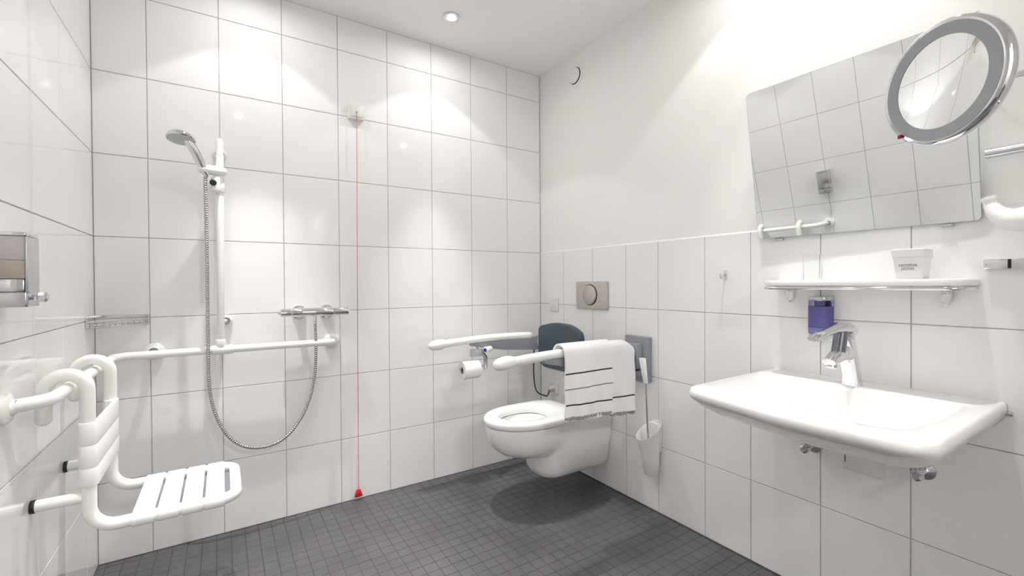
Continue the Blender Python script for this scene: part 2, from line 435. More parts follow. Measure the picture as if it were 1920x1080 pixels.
HB = Vector((.3655, -.1235, 1.6))
t = thing('hand_shower', 'chrome hand shower head sitting in the slide bar holder with a long metal hose', 'shower head', HB)
HT = Vector((.316, -.160, 1.705))
ax = (HT - HB).normalized()
HC = Vector((.295, -.163, 1.705))
MB().tube(spline([HB - ax * .03, HB, HB.lerp(HT, .5) + Vector((.003, 0, 0)), HT - ax * .01, HC + Vector((.012, 0, .012))], 6), lambda i: .0115 + .0055 * math.sin(min(1, i / 24) * PI) + .002 * (i / 24), 18).build('handle', CHROME, t)
nd = Vector((-.06, -.20, -1)).normalized()
head_ = MB().lathe([(.001, -.026), (.014, -.0255), (.030, -.021), (.043, -.012), (.0495, -.001), (.0505, .005), (.048, .009)], HC, nd, 40, (True, False)).build('head_shell', CHROME, t)
MB().lathe([(.0485, .0075), (.046, .0105), (.020, .0115), (.001, .0115)], HC, nd, 40, (False, True)).build('spray_face', NOZ, head_)
hp = [HB - ax * .028, (.3715, -.112, 1.55), (.373, -.106, 1.42), (.3742, -.104, 1.25), (.3745, -.102, 1.05), (.3745, -.101, .85), (.376, -.10, .70), (.388, -.099, .60), (.412, -.098, .52), (.446, -.097, .455), (.50, -.096, .405), (.566, -.094, .386),
      (.63, -.092, .395), (.685, -.089, .43), (.735, -.086, .495), (.772, -.082, .58), (.793, -.079, .68), (.80, -.077, .78), (.7995, -.0755, .88), (.7985, -.0745, .942)]
pth = resample(spline(hp, 10), .0024)
hose_ = MB().tube(pth, lambda i: (.0058, .0082, .0082, .0058)[i % 4], 10).build('metal_hose', HOSEM, t, sharp=60)
MB().cyl((.7985, -.0745, .966), (.7985, -.0745, .925), .0085, 14, r2=.0075).build('hose_nut', CHROME, hose_)

# thermostat mixer
t = thing('thermostat_mixer', 'horizontal chrome thermostatic shower mixer on the back wall', 'tap', (.80, 0, .982))
MZ = .983; MY = -.066
MB().cyl((.700, MY, MZ), (.882, MY, MZ), .0205, 28, bev=.002).build('body', CHROME, t)
for xa, xb, nm in ((.651, .697, 'flow_handle'), (.885, .953, 'temperature_handle')):
    g = MB(); N = 24
    rings = []
    for x, k in ((xa, .80), (xa + .003, .97), (xb - .003, 1.0), (xb, .95)):
        rings.append([Vector((x, MY + .0198 * k * math.cos(2 * PI * j / N) * (1 if j % 2 else .965), MZ + .0198 * k * math.sin(2 * PI * j / N) * (1 if j % 2 else .965))) for j in range(N)])
    g.loft(rings); g.build(nm, CHROME, t)
MB().cyl((.641, MY, MZ), (.652, MY, MZ), .007, 12).build('stop_button', CHROME, t)
for x in (.738, .8635):
    MB().lathe([(.018, .022), (.020, .016), (.030, .008), (.034, .003), (.034, 0)], (x, 0, .980), (0, -1, 0), 32, (False, False)).build('escutcheon', CHROME, t)
    MB().cyl((x, -.002, .981), (x, MY + .004, MZ), .0145, 6).build('union_nut', CHROME, t)
MB().cyl((.7985, MY - .006, MZ - .012), (.7985, -.0745, .962), .0095, 14).build('outlet', CHROME, t)

# corner basket
t = thing('corner_basket', 'chrome wire corner basket in the shower corner', 'basket', (.05, -.05, .955))
A, B, C_ = (.004, -.150, 0), (.168, -.004, 0), (.004, -.004, 0)
def tri(z, e=0): return [Vector((A[0] + e, A[1] + e * 2, z)), Vector((B[0] - e * 2, B[1] - e, z)), Vector((C_[0] + e, C_[1] - e, z))]
for nm, z0, r in (('upper_rail', .9765, .0042), ('lower_rail', .957, .0035)):
    MB().tube([(.004, -.148, z0), (.167, -.004, z0)], r, 10).build(nm, CHROME, t)
g = MB()
for k in range(10):
    f = (k + .5) / 10
    x, y = .004 + .163 * f, -.148 + .144 * f
    g.cyl((x, y, .957), (x, y, .9765), .0022, 6)
g.build('front_studs', CHROME2, t)
g = MB()
for k in range(1, 10):
    f = k / 10
    g.cyl((.004 + .163 * f, -.148 + .144 * f, .956), (.004 + .163 * f, -.003, .956), .0019, 6)
g.build('floor_wires', CHROME, t)
MB().box((.0005, -.150, .955), (.0035, -.0005, .961), .0005, 1).box((.003, -.0035, .955), (.169, -.0005, .961), .0005, 1).build('lower_wall_band', CHROME, t)
MB().box((.0005, -.150, .989), (.0035, -.0005, .999), .0005, 1).box((.003, -.0035, .989), (.169, -.0005, .997), .0005, 1).build('upper_wall_band', CHROME, t)
for q in ((.004, -.148), (.167, -.004)): MB().cyl((*q, .957), (*q, .993), .0035, 8).build('end_post', CHROME, t)

# emergency pull switch
t = thing('emergency_pull_switch', 'white emergency pull switch on the back wall with red cord down to the floor', 'switch', (1.0135, 0, 1.995))
swbox_ = MB().box((.974, -.024, 1.960), (1.053, -.0002, 2.032), .004, 3).build('switch_box', IVORY, t)
MB().box((.984, -.028, 1.972), (1.043, -.0235, 2.022), .002, 2).build('front_plate', IVORY, swbox_)
MB().tube([(1.0135, -.0285, 1.994), (1.013, -.030, 1.9), (1.009, -.0255, 1.0), (1.0065, -.022, .058)], .0014, 6).build('pull_cord', REDC, t)
MB().cyl((1.0135, -.027, 1.994), (1.0135, -.032, 1.994), .004, 10).build('cord_eyelet', GREYP, t)
pm = MB()
tri_o = fillet([Vector((.985, .020, 0)), Vector((1.028, .020, 0)), Vector((1.0155, .058, 0)), Vector((.9975, .058, 0))], .004, 3, True)
tri_o = [(p.x, p.y) for p in tri_o]
pm.prism(tri_o, fY, -.028, -.016, .0015); pull_ = pm.build('pull_handle', RED, t)
MB().lathe([(.006, .0), (.0095, .0), (.0095, .003), (.006, .003)], (1.0065, -.028, .037), (0, -1, 0), 20, (False, False)).build('grip_ring', RED, pull_)

# ---------------------------------------------------------------- shower seat hung on the rail
Y1, Y2, UX = -.727, -.431, .1135
TR = .0172
t = thing('shower_chair', 'white hanging shower chair hooked over the grab rail on the left wall', 'shower chair', (UX, -.58, .445))
for y in (Y1, Y2):
    cx, cz = .0705, .832
    arc = [Vector((cx + .043 * math.cos(a), y, cz + .043 * math.sin(a))) for a in [i * PI / 14 for i in range(15)]]
    p = [Vector((UX, y, .62))] + arc + [Vector((cx - .043, y, .80)), Vector((cx - .043, y, .762))]
    MB().tube(p, TR, 20, round_end=True).build('hook_tube', NYLON, t)
SZ = .445
p = fillet([(UX, Y1, .625), (UX, Y1, SZ), (.458, Y1, SZ), (.458, Y2, SZ), (UX, Y2, SZ), (UX, Y2, .625)], [0, .06, .05, .05, .06, 0], 10)
MB().tube(p, TR, 20).build('seat_frame', NYLON, t)
def stadium(r, y1, y2, c, ccw=True, n=10, half=False):
    a = [(y1 - r * math.sin(k * PI / n), c + r * math.cos(k * PI / n)) for k in range(n + 1)]
    b = [(y2 + r * math.sin(k * PI / n), c - r * math.cos(k * PI / n)) for k in range(n + 1)]
    return a + b
pol = [(Y1 - .0205 * math.sin(a), SZ + .0205 * math.cos(a)) for a in [i * 2.7 / 10 for i in range(11)]]
pol += [(Y1 + .026, SZ - .011), (Y1 + .032, SZ + .012), (Y2 - .032, SZ + .012), (Y2 - .026, SZ - .011)]
pol += [(Y2 + .0205 * math.sin(a), SZ + .0205 * math.cos(a)) for a in [2.7 - i * 2.7 / 10 for i in range(11)]]
for k in range(4):
    x0 = .204 + k * .0575
    MB().prism(pol, fX, x0, x0 + .0505, .0022).build('seat_slat', NYLON2, t)
pb = [(UX + .0205 * math.cos(a), Y1 - .0205 * math.sin(a)) for a in [i * 2.9 / 10 for i in range(11)]]
pb2 = [(UX + .0205 * math.cos(a), Y2 + .0205 * math.sin(a)) for a in [2.9 - i * 2.9 / 10 for i in range(11)]]
pol2 = pb + [(UX - .010, Y1 + .026), (UX + .010, Y1 + .032), (UX + .010, Y2 - .032), (UX - .010, Y2 - .026)] + pb2
for z0, z1 in ((.6785, .741), (.6165, .679), (.566, .617)):
    o = MB().prism(pol2, fZ, z0, z1, .002).build('back_slat', NYLON2, t)
for y, z in ((Y1, .536), (Y2, .541)):
    MB().cyl((.010, y, z), (UX - .012, y, z), .0155, 18).build('spacer', NYLON, t)
    MB().cyl((.0003, y, z), (.010, y, z), .0172, 18, bev=.002).build('rubber_foot', BLACK, t)

# ---------------------------------------------------------------- shower gel dispenser (left wall)
t = thing('gel_dispenser', 'chrome shower gel dispenser with tan gel window on the left wall', 'soap dispenser', (0, -.92, 1.066))
ya, yb = -.957, -.881
MB().box((.0003, ya + .003, 1.070), (.007, yb - .003, 1.232), .002).build('back_plate', CHROME, t)
MB().prism(rrect(.007, ya, .0615, yb, .006), fZ, 1.2265, 1.2355, .002).build('top_cap', CHROME, t)
MB().prism(rrect(.0565, ya, .0615, yb, .0022), fZ, 1.0985, 1.2260, .001).build('front_column', CHROME2, t)
MB().box((.007, ya + .002, 1.1730), (.0560, yb - .002, 1.2260), .001).build('bottle', PEARL, t)
MB().box((.007, ya + .002, 1.1310), (.0560, yb - .002, 1.1725), .001).build('gel', TAN, t)
MB().box((.007, ya + .0015, 1.1015), (.0555, yb - .002, 1.1305), .003).build('pump_block', CHROME, t)
MB().prism(rrect(.006, ya, .0608, yb, .005), fZ, 1.067, 1.1010, .0025).build('base', CHROME2, t)
g = MB()
g.cyl((.059, -.930, 1.0885), (.074, -.930, 1.0885), .007, 14)
rings = []
for x, r in ((.070, .0085), (.0725, .0120), (.083, .0120), (.087, .0085)):
    rings.append([Vector((x, -.930 + r * math.cos(PI / 8 + k * PI / 4), 1.0885 + r * math.sin(PI / 8 + k * PI / 4))) for k in range(8)])
g.loft(rings); g.build('push_button', CHROME, t, sharp=20)

# ---------------------------------------------------------------- toilet
TY = -.495
def egg(z, uf, w, ub, uc, N=72, e=.42):
    out = []
    for k in range(N):
        a = 2 * PI * k / N; c, s = math.cos(a), math.sin(a)
        if c >= 0: u, v = uc + (uf - uc) * c ** .96, w * s
        else: u, v = uc - (uc - ub) * abs(c) ** e, w * math.copysign(abs(s) ** (e if abs(s) < .999 else 1), s)
        out.append(Vector((R - u, TY + v, z)))
    return out
t = thing('toilet', 'white wall-hung toilet with open seat and no lid', 'toilet', (R, TY, .10))
def polar(poly, c, n):
    out = []
    m = len(poly)
    for k in range(n):
        a = 2 * PI * k / n; d = (math.cos(a), math.sin(a)); best = 0
        for i in range(m):
            x1, y1 = poly[i][0] - c[0], poly[i][1] - c[1]; x2, y2 = poly[(i + 1) % m][0] - c[0], poly[(i + 1) % m][1] - c[1]
            ex, ey = x2 - x1, y2 - y1; det = d[0] * -ey + ex * d[1]
            if abs(det) < 1e-12: continue
            s_ = (x1 * -ey + ex * y1) / det; q = (d[0] * y1 - d[1] * x1) / det
            if -1e-9 <= q <= 1 + 1e-9 and s_ > best: best = s_
        out.append((c[0] + d[0] * best, c[1] + d[1] * best))
    return out
PC = (.22, 0.0); NT = 128
def pan(z, uf, wb, a, b, uc=.445, ub=.0005):
    body = [(p.x, p.y) for p in fillet([(ub, -wb, 0), (uf, -wb, 0), (uf, wb, 0), (ub, wb, 0)], [.01, min(wb * .8, .10), min(wb * .8, .10), .01], 10, True)]
    A = polar(body, PC, NT)
    out = []
    E = polar([(uc + a * math.cos(t), b * math.sin(t)) for t in [2 * PI * k / 120 for k in range(120)]], PC, NT) if a else A
    for p, q in zip(A, E):
        r1 = math.hypot(p[0] - PC[0], p[1]); r2 = math.hypot(q[0] - PC[0], q[1])
        m = max(r1, r2)
        if a and q[0] > .2: m *= (((r1 / m) ** 26 + (r2 / m) ** 26) ** (1 / 26))
        f = m / r1
        u, v = PC[0] + (p[0] - PC[0]) * f, p[1] * f
        out.append(Vector((R - max(u, ub), TY + v, z)))
    return out
def hole(z, a, b, uc): 
    return [Vector((R - x, TY + y, z)) for x, y in polar([(uc + a * math.cos(t), b * math.sin(t)) for t in [2 * PI * k / 120 for k in range(120)]], (uc, 0), NT)]
rg = [pan(.112, .375, .070, 0, 0), pan(.116, .395, .092, 0, 0), pan(.130, .412, .112, 0, 0), pan(.16, .425, .126, 0, 0), pan(.21, .433, .134, 0, 0), pan(.238, .437, .138, 0, 0), pan(.243, .438, .139, .085, .070), pan(.252, .439, .141, .125, .105),
      pan(.268, .440, .143, .163, .130), pan(.292, .441, .146, .195, .151), pan(.325, .442, .150, .219, .167), pan(.36, .443, .154, .232, .175), pan(.392, .443, .157, .238, .178), pan(.405, .443, .158, .239, .179), pan(.412, .440, .156, .237, .177, ub=.003),
      hole(.412, .135, .112, .480), hole(.40, .130, .106, .482), hole(.35, .115, .092, .482), hole(.29, .080, .066, .465), hole(.262, .04, .04, .45)]
MB().loft(rg).build('bowl', CERAMIC, t, sharp=60)
so = lambda z, d: egg(z, .690 - d, .186 - d, .185 + d, .445)
si = lambda z, d: egg(z, .612 + d, .108 + d, .345 - d, .475, e=.75)
rings = [so(.4165, .004), so(.420, .0), so(.438, .0), so(.446, .004), so(.4495, .012), si(.4495, .012), si(.446, .004), si(.436, .0), si(.4165, .0), so(.4165, .004)]
MB().loft(rings, False, False).build('seat', SEATM, t, sharp=60)
for s in (-1, 1):
    MB().cyl((R - .165, TY + s * .075, .411), (R - .165, TY + s * .075, .436), .016, 16, bev=.003).build('hinge_post', CHROME2, t)

t = thing('flush_plate', 'matt nickel flush plate with one round button above the toilet', 'flush plate', (R, -.496, .967))
plate_ = MB().prism(rrect(-.6235, .9655, -.3685, 1.122, .006), fX, R - .0002, R - .012, .003).build('plate', NICKEL, t)
MB().lathe([(.060, .0), (.060, .0015), (.056, .0016)], (R - .012, -.487, 1.046), (-1, 0, 0), 40, (False, True)).build('button_gap', DARK, plate_)
MB().lathe([(.0555, .0015), (.0555, .006), (.0535, .0075), (.001, .0078)], (R - .012, -.487, 1.046), (-1, 0, 0), 48, (False, True)).build('button', NICKEL, plate_)
MB().box((R - .0126, -.607, 1.099), (R - .0118, -.590, 1.103)).build('small_mark', CHROME2, plate_)

t = MB(); t.box((R - .010, -.192, .938), (R - .0002, -.108, 1.017), .003)
t = tag(t.build('wall_switch', IVORY), 'small white square blank wall plate left of the flush plate', 'switch')
MB().box((R - .013, -.180, .950), (R - .0095, -.120, 1.005), .0015).build('rocker', IVORY, t)

# support rails either side of the toilet
def support(ya, lab):
    t = thing('support_rail', lab, 'support rail', (R, ya, .735), 'fold-up support rails beside the toilet')
    p = spline([(1.375, ya, .7855), (1.50, ya, .795), (1.68, ya, .803), (1.85, ya, .8035), (1.985, ya, .800)], 8)
    armrest_ = MB().tube(p, .0205, 20, round_end=True).build('armrest', NYLON, t)
    g = MB(); rot = Matrix.Rotation(math.radians(-6), 3, 'Y')
    c = Vector((1.391, ya, .7885)); S, K = 24, 14
    rings = []
    for i in range(K):
        a = PI * (i + .5) / K; rr = math.sin(a) ** .8
        rings.append([c + rot @ Vector((-.055 * math.cos(a), .0285 * rr * math.cos(2 * PI * k / S), .0285 * rr * math.sin(2 * PI * k / S))) for k in range(S)])
    g.loft(rings); g.build('grip_end', NYLON, armrest_)
    poly = [(1.575, .783), (1.99, .7865), (2.075, .800), (2.075, .708), (1.80, .728), (1.66, .752), (1.585, .768)]
    MB().prism(poly, fY, ya - .013, ya + .013, .003).build('beam', GREYP, t)
    MB().lathe([(.001, -.0235), (.046, -.0235), (.050, -.020), (.050, .020), (.046, .0235), (.001, .0235)], (2.085, ya, .755), (0, 1, 0), 32).build('hinge', GREYL, t)
    MB().box((2.12, ya - .044, .690), (R - .032, ya + .044, .815), .008).build('hinge_block', GREYP, t)
    MB().box((2.125, ya - .050, .655), (R - .031, ya + .050, .680), .003).build('hinge_cover', GREYP, t)
    MB().prism(rrect(ya - .0735, .622, ya + .0735, .847, .005), fX, R - .0002, R - .032, .003).build('wall_plate', GREYP, t)
    return t
support(-.165, 'fold-up support rail left of the toilet, carrying the toilet roll holder')
support(-.842, 'fold-up support rail right of the toilet, with the towel over it')
# roll holder and roll
t = thing('toilet_roll_holder', 'grey bracket hanging under the left support rail holding the toilet roll', 'roll holder', (1.655, -.165, .65))
MB().prism([(1.612, .768), (1.640, .768), (1.690, .70), (1.690, .632), (1.672, .625), (1.668, .695), (1.640, .735)], fY, -.172, -.160, .002).build('bracket', CHROME2, t)
clamp_ = MB().box((1.585, -.180, .706), (1.652, -.152, .748), .004).build('clamp', GREYL, t)
MB().cyl((1.690, -.166, .648), (1.515, -.166, .648), .006, 12).build('spindle', CHROME2, t)
housing_ = MB().cyl((1.652, -.212, .744), (1.706, -.178, .744), .0165, 20, bev=.003).build('flush_button_housing', NYLON2, t)
MB().cyl((1.670, -.192, .742), (1.672, -.170, .735), .008, 12).build('button_stalk', BLACK, housing_)
MB().lathe([(.001, .002), (.0108, .002), (.0108, 0)], (1.652, -.212, .744), (-.054, -.034, 0), 20).build('blue_button', BLUE, housing_)
t = MB().lathe([(.020, 0), (.049, 0), (.0505, .003), (.0505, .097), (.049, .1), (.020, .1), (.020, 0)], (1.530, -.166, .636), (1, 0, 0), 36, (False, False))
t = tag(t.build('toilet_roll', PAPER), 'white toilet paper roll hanging under the left support rail', 'toilet paper')
MB().lathe([(.0205, .004), (.0205, .096), (.0185, .096), (.0185, .004), (.0205, .004)], (1.530, -.166, .636), (1, 0, 0), 24, (False, False)).build('core', CARD, t)
MB().prism([(1.545, .585), (1.628, .585), (1.628, .60), (1.60, .662), (1.545, .60)], lambda a, b, d: Vector((a, -.166 - math.sqrt(max(0, .0512 ** 2 - (b - .636) ** 2)) - d, b)), 0, .0008).build('loose_sheet', PAPER, t)

# backrest
t = thing('toilet_cushion', 'dark petrol back cushion between the two support rails behind the toilet seat', 'cushion', (1.97, TY, .64))
def padpt(a, b, d):
    return Vector((1.972 + d + .022 * ((a - TY) / .185) ** 2 * -1, a, b))
pp = fillet([Vector((TY + .172, .640, 0)), Vector((TY + .172, .872, 0)), Vector((TY + .06, .897, 0)), Vector((TY - .08, .894, 0)), Vector((TY - .186, .858, 0)), Vector((TY - .186, .640, 0))], [.06, .035, .3, .3, .045, .06], 8, True)
MB().prism([(p.x, p.y) for p in pp], padpt, -.022, .022, .012).build('pad', NAVY, t)
MB().cyl((2.045, -.202, .735), (2.045, -.806, .735), .014, 18).build('crossbar', GREYL, t)
for y in (TY + .09, TY - .09):
    MB().box((1.992, y - .018, .700), (2.05, y + .018, .765), .004).build('bracket', GREYP, t)
MB().lathe([(.0155, 0), (.024, .001), (.024, .03), (.0155, .031)], (2.045, -.222, .735), (0, -1, 0), 24, (False, False)).build('collar', GREYL, t)

# cable and plug
t = thing('power_plug', 'white power plug with black cable in the wall socket behind the toilet seat', 'plug', (R, -.145, .45))
MB().prism(rrect(-.187, .415, -.103, .499, .006), fX, R - .0002, R - .011, .002).build('socket_plate', IVORY, t)
MB().lathe([(.019, .011), (.019, .022), (.016, .040), (.010, .046), (.001, .047)], (R, -.145, .457), (-1, 0, -.25), 24).build('plug_body', IVORY, t)
MB().tube(spline([(2.150, -.148, .44), (2.12, -.165, .415), (2.09, -.19, .424), (2.075, -.19, .428), (2.07, -.145, .432), (2.072, -.105, .455), (2.074, -.086, .52), (2.074, -.084, .60), (2.074, -.09, .69), (2.075, -.12, .715)], 8), .0042, 8).build('cable', BLACK, t)

# ---------------------------------------------------------------- towel over the right rail
def towel_panel(name, x0, x1, ya, rin, th, zb_front, zb_back, stripes, parent, top_z=.803, droop=0.0, nx=22):
    """strip of cloth over the rail: section in y,z swept along x; stripes = [(z, half height, material index)]"""
    zs = set([zb_front])
    z = zb_front
    while z < top_z: zs.add(round(z, 4)); z += .022
    cuts = []
    for zc, hh, mi in stripes:
        zs.add(zc - hh); zs.add(zc + hh)
    zs = sorted(zz for zz in zs if not any(abs(zz - (zc + s * hh)) < .0045 and abs(zz - (zc + s * hh)) > 1e-6 for zc, hh, mi in stripes for s in (-1, 1)) and zz <= top_z)
    sec = [(-(rin + th), zz) for zz in zs]
    arc = [(-(rin + th) * math.cos(a), top_z + (rin + th) * math.sin(a)) for a in [i * PI / 12 for i in range(1, 12)]]
    outer = sec + arc + [(rin + th, top_z), (rin + th, zb_back)]
    inner = [(rin, zb_back), (rin, top_z)] + [(-rin * math.cos(a), top_z + rin * math.sin(a)) for a in [PI - i * PI / 12 for i in range(1, 12)]] + [(-rin, zz) for zz in reversed(zs)]
    prof = outer + inner
    g = MB(); grid = []
    for i in range(nx + 1):
        f = i / nx; x = x0 + (x1 - x0) * f
        row = []
        for k, (dy, z) in enumerate(prof):
            dd = max(0, (f - (1 - droop)) / droop) if droop else 0
            e = max(0, min(1, (top_z - z) / .25)) if dy < 0 else 0
            wv = .0045 * math.sin(9 * f + 1.3) * e + .0025 * math.sin(23 * f + z * 30) * e
            edge = min(f, 1 - f)
            row.append(Vector((x + .004 * math.sin(z * 40) * (1 if f > .5 else -1) * (.5 if edge < .02 else 0), ya + dy + (wv if dy < 0 else 0), z + (zb_front * 0) - .012 * e * f * (1 if z < .6 else 0) - (.030 * dd ** 2 if z > top_z - .02 else 0))))
        grid.append(row)
    n = len(prof)
    vr = [[g.bm.verts.new(p) for p in r] for r in grid]
    ns = len(sec)
    for a, b in zip(vr, vr[1:]):
        for k in range(n):
            k2 = (k + 1) % n
            g.mi = 0
            if k < ns - 1:
                zm = (prof[k][1] + prof[k2][1]) / 2
                for zc, hh, mi in stripes:
                    if abs(zm - zc) < hh: g.mi = mi
            g._f([a[k], b[k], b[k2], a[k2]])
    g.mi = 0
    for r in (vr[0], vr[-1]): 
        m_ = n // 2
        for k in range(m_ - 1): g._f([r[k], r[k + 1], r[n - 2 - k], r[n - 1 - k]])
    return g.build(name, [TERRY, STRB, STRG], parent, sharp=50)
TYA = -.842
def fringe(x0, x1, y, z, parent):
    g = MB(); n = int((x1 - x0) / .006)
    for i in range(n):
        x = x0 + (x1 - x0) * (i + .5) / n; f = i / n; wv = .0045 * math.sin(9 * f + 1.3) + .0025 * math.sin(23 * f + z * 30)
        h = random.uniform(.010, .017)
        g.box((x - .0027, y + wv - .004 + random.uniform(-.002, .002), z - .012 * f - h), (x + .0027, y + wv + .004, z - .012 * f + .002))
    return g.build('fringe', FRINGE, parent)
tw = towel_panel('towel', 1.672, 1.952, TYA, .0365, .0075, .527, .765, [(.7165, .0032, 1), (.648, .0026, 2), (.580, .0032, 1)], None)
tag(tw, 'white terry towel with dark stripes and fringe hanging over the right support rail', 'towel')
fringe(1.675, 1.949, TYA - .0398, .528, tw)
un = towel_panel('inner_fold', 1.690, 2.112, TYA, .027, .0085, .505, .755, [(.579, .0032, 1)], tw, droop=.18, nx=30)
fringe(1.950, 2.109, TYA - .0312, .506 - .004, tw)

# ---------------------------------------------------------------- toilet brush
BY = -.945; BXc = R - .058
t = thing('brush_holder', 'white tapered toilet brush holder fixed to the right wall', 'brush holder', (BXc, BY, .2))
rings = []
def oblique(r, zc, am, dx=0): return [Vector((BXc + dx + r * math.cos(2 * PI * k / 36), BY + r * math.sin(2 * PI * k / 36), zc + am * math.cos(2 * PI * k / 36) - .35 * am * math.sin(2 * PI * k / 36))) for k in range(36)]
rings = [oblique(.031, .192, 0, .016), oblique(.0335, .195, 0, .016), oblique(.042, .28, .0, .008), oblique(.0495, .35, .02, .001), oblique(.0575, .408, .040, -.004), oblique(.058, .4105, .040, -.004), oblique(.056, .4105, .040, -.004), oblique(.0545, .406, .040, -.004), oblique(.042, .35, .02, .004), oblique(.036, .27, 0, .010), oblique(.029, .203, 0, .018)]
MB().loft(rings).build('cup', SEATM, t, sharp=50)
MB().box((R - .022, BY - .030, .30), (R - .0003, BY + .030, .435), .004).build('wall_bracket', SEATM, t)
t = thing('toilet_brush', 'toilet brush with white handle and steel rod standing in its wall holder', 'toilet brush', (2.135, BY, .26))
b0, b1, b2 = Vector((2.136, BY + .002, .27)), Vector((2.120, BY + .007, .634)), Vector((2.112, BY + .020, .752))
MB().cyl(b0, b1 + (b2 - b1) * .02, .0045, 12).build('rod', CHROME2, t)
d = (b2 - b1).normalized()
g = MB(); nx_ = Vector((0, 1, 0)); ny_ = d.cross(nx_).normalized()
g.loft([[b1.lerp(b2, f) + nx_ * sx * wd + ny_ * sy * wd * .8 for sx, sy in ((-1, -.7), (-.7, -1), (.7, -1), (1, -.7), (1, .7), (.7, 1), (-.7, 1), (-1, .7))] for f, wd in ((0, .0085), (.02, .0095), (.96, .0145), (1, .0138))])
g.build('handle', SEATM, t)
MB().ell((2.137, BY + .002, .262), .019, .019, .040, 16, 8).build('bristle_head', NYLON2, t)

# ---------------------------------------------------------------- washbasin
t = thing('washbasin', 'wide white wall-hung washbasin with flat rim on the right wall', 'washbasin', (R, -1.79, .66))
ctl = [(R + .1, -1.4855, 0), (1.640, -1.500, 0), (1.583, -1.79, 0), (1.592, -2.098, 0), (R + .1, -2.102, 0)]
outl = [(p.x, p.y) for p in fillet(ctl, [0, .055, .5, .085, 0], 14)]
outl = [(R + .1, -1.8)] + outl[::-1]
bw = fillet([(2.07, -1.515, 0), (1.93, -1.60, 0), (1.74, -1.76, 0), (1.655, -1.90, 0), (1.675, -2.03, 0), (1.85, -2.05, 0), (2.075, -2.045, 0), (2.05, -1.78, 0)], [.03, .12, .25, .12, .075, .2, .04, .5], 10, True)
bowlp = [(p.x, p.y) for p in bw]
BC = (1.91, -1.86); NB = 160
OP = [(min(x, R - .0006), y) for x, y in polar(outl, BC, NB)]
BP = polar(bowlp, BC, NB)
def aff(s, z, sy=None, dz=0): return [Vector((R - .0006 - (R - .0006 - x) * s, -1.79 + (y + 1.79) * (sy or s), z)) for x, y in OP]
def bscale(s, z): return [Vector((BC[0] + (x - BC[0]) * s, BC[1] + (y - BC[1]) * s, z)) for x, y in BP]
rings = [aff(.40, .640), aff(.55, .648), aff(.70, .668, .74), aff(.83, .698, .86), aff(.92, .726, .94), aff(.968, .746, .98), aff(.992, .757, .995), aff(1, .767), aff(.996, .777, .996), aff(.985, .784, .988), aff(.968, .786, .972),
         bscale(1.03, .7857), bscale(1.0, .7835), bscale(.975, .778), bscale(.945, .766), bscale(.90, .744), bscale(.83, .722), bscale(.70, .705), bscale(.40, .699), bscale(.12, .697)]
basin_ = MB().loft(rings).build('basin', CERAMIC, t, sharp=70)
MB().lathe([(.001, .004), (.024, .004), (.030, .001), (.031, -.004)], (BC[0], BC[1], .698), (0, 0, 1), 28, (True, False)).build('drain_cap', CHROME, basin_)
MB().box((R - .010, -2.112, .752), (R - .0004, -2.096, .764), .002).build('fixing_bolt', CHROME2, t)

t = thing('basin_mixer', 'chrome single-lever mixer tap on the back ledge of the washbasin', 'tap', (2.095, -1.785, .785))
FY = -1.785
def sect(c, hx, hy, n=28, e=.75): return [Vector((c[0] + hx * math.copysign(abs(math.cos(2 * PI * k / n)) ** e, math.cos(2 * PI * k / n)), FY + hy * math.copysign(abs(math.sin(2 * PI * k / n)) ** e, math.sin(2 * PI * k / n)), c[1])) for k in range(n)]
rings = [sect((2.090, .7835), .027, .0265), sect((2.090, .787), .027, .0265), sect((2.083, .82), .0245, .0245), sect((2.070, .865), .025, .0235), sect((2.055, .905), .026, .023), sect((2.043, .937), .027, .0225), sect((2.039, .945), .024, .020)]
MB().loft(rings).build('body', CHROME, t, sharp=50)
def ysec(p, tx, hy, hz, n=20):
    tx = Vector(tx).normalized(); nz = Vector((-tx.z, 0, tx.x))
    return [Vector(p) + Vector((0, hy * math.cos(2 * PI * k / n), 0)) + nz * hz * math.sin(2 * PI * k / n) for k in range(n)]
rings = [ysec((2.065, FY, .892), (-1, 0, -.1), .022, .034), ysec((2.03, FY, .893), (-1, 0, -.15), .0215, .029), ysec((1.99, FY, .889), (-1, 0, -.3), .021, .0225), ysec((1.945, FY, .879), (-1, 0, -.45), .020, .0165), ysec((1.930, FY, .874), (-1, 0, -.5), .018, .012)]
spout_ = MB().loft(rings).build('spout', CHROME, t, sharp=50)
MB().cyl((1.951, FY, .872), (1.945, FY, .857), .0145, 20).build('aerator', CHROME2, spout_)
MB().cyl((1.990, FY, .895), (2.012, FY, .958), .0185, 24).build('cartridge', DARKCH, t)
MB().cyl((2.041, FY, .938), (2.036, FY, .958), .023, 24).build('cartridge_collar', CHROME2, t)
rings = [ysec((2.082, FY, .945), (-1, 0, .7), .013, .008), ysec((2.066, FY, .960), (-1, 0, .4), .025, .019), ysec((2.03, FY, .972), (-1, 0, .05), .0275, .020), ysec((2.0, FY, .973), (-1, 0, -.06), .025, .0155), ysec((1.96, FY, .970), (-1, 0, -.12), .018, .0115), ysec((1.90, FY, .962), (-1, 0, -.15), .0155, .0095), ysec((1.85, FY, .954), (-1, 0, -.16), .0185, .011), ysec((1.830, FY, .951), (-1, 0, -.16), .015, .007)]
MB().loft(rings).build('lever', CHROME, t, sharp=50)
inl = fillet([Vector((-.012, .797, 0)), Vector((.012, .797, 0)), Vector((.016, .866, 0)), Vector((-.016, .866, 0))], [.009, .009, .008, .008], 6, True)
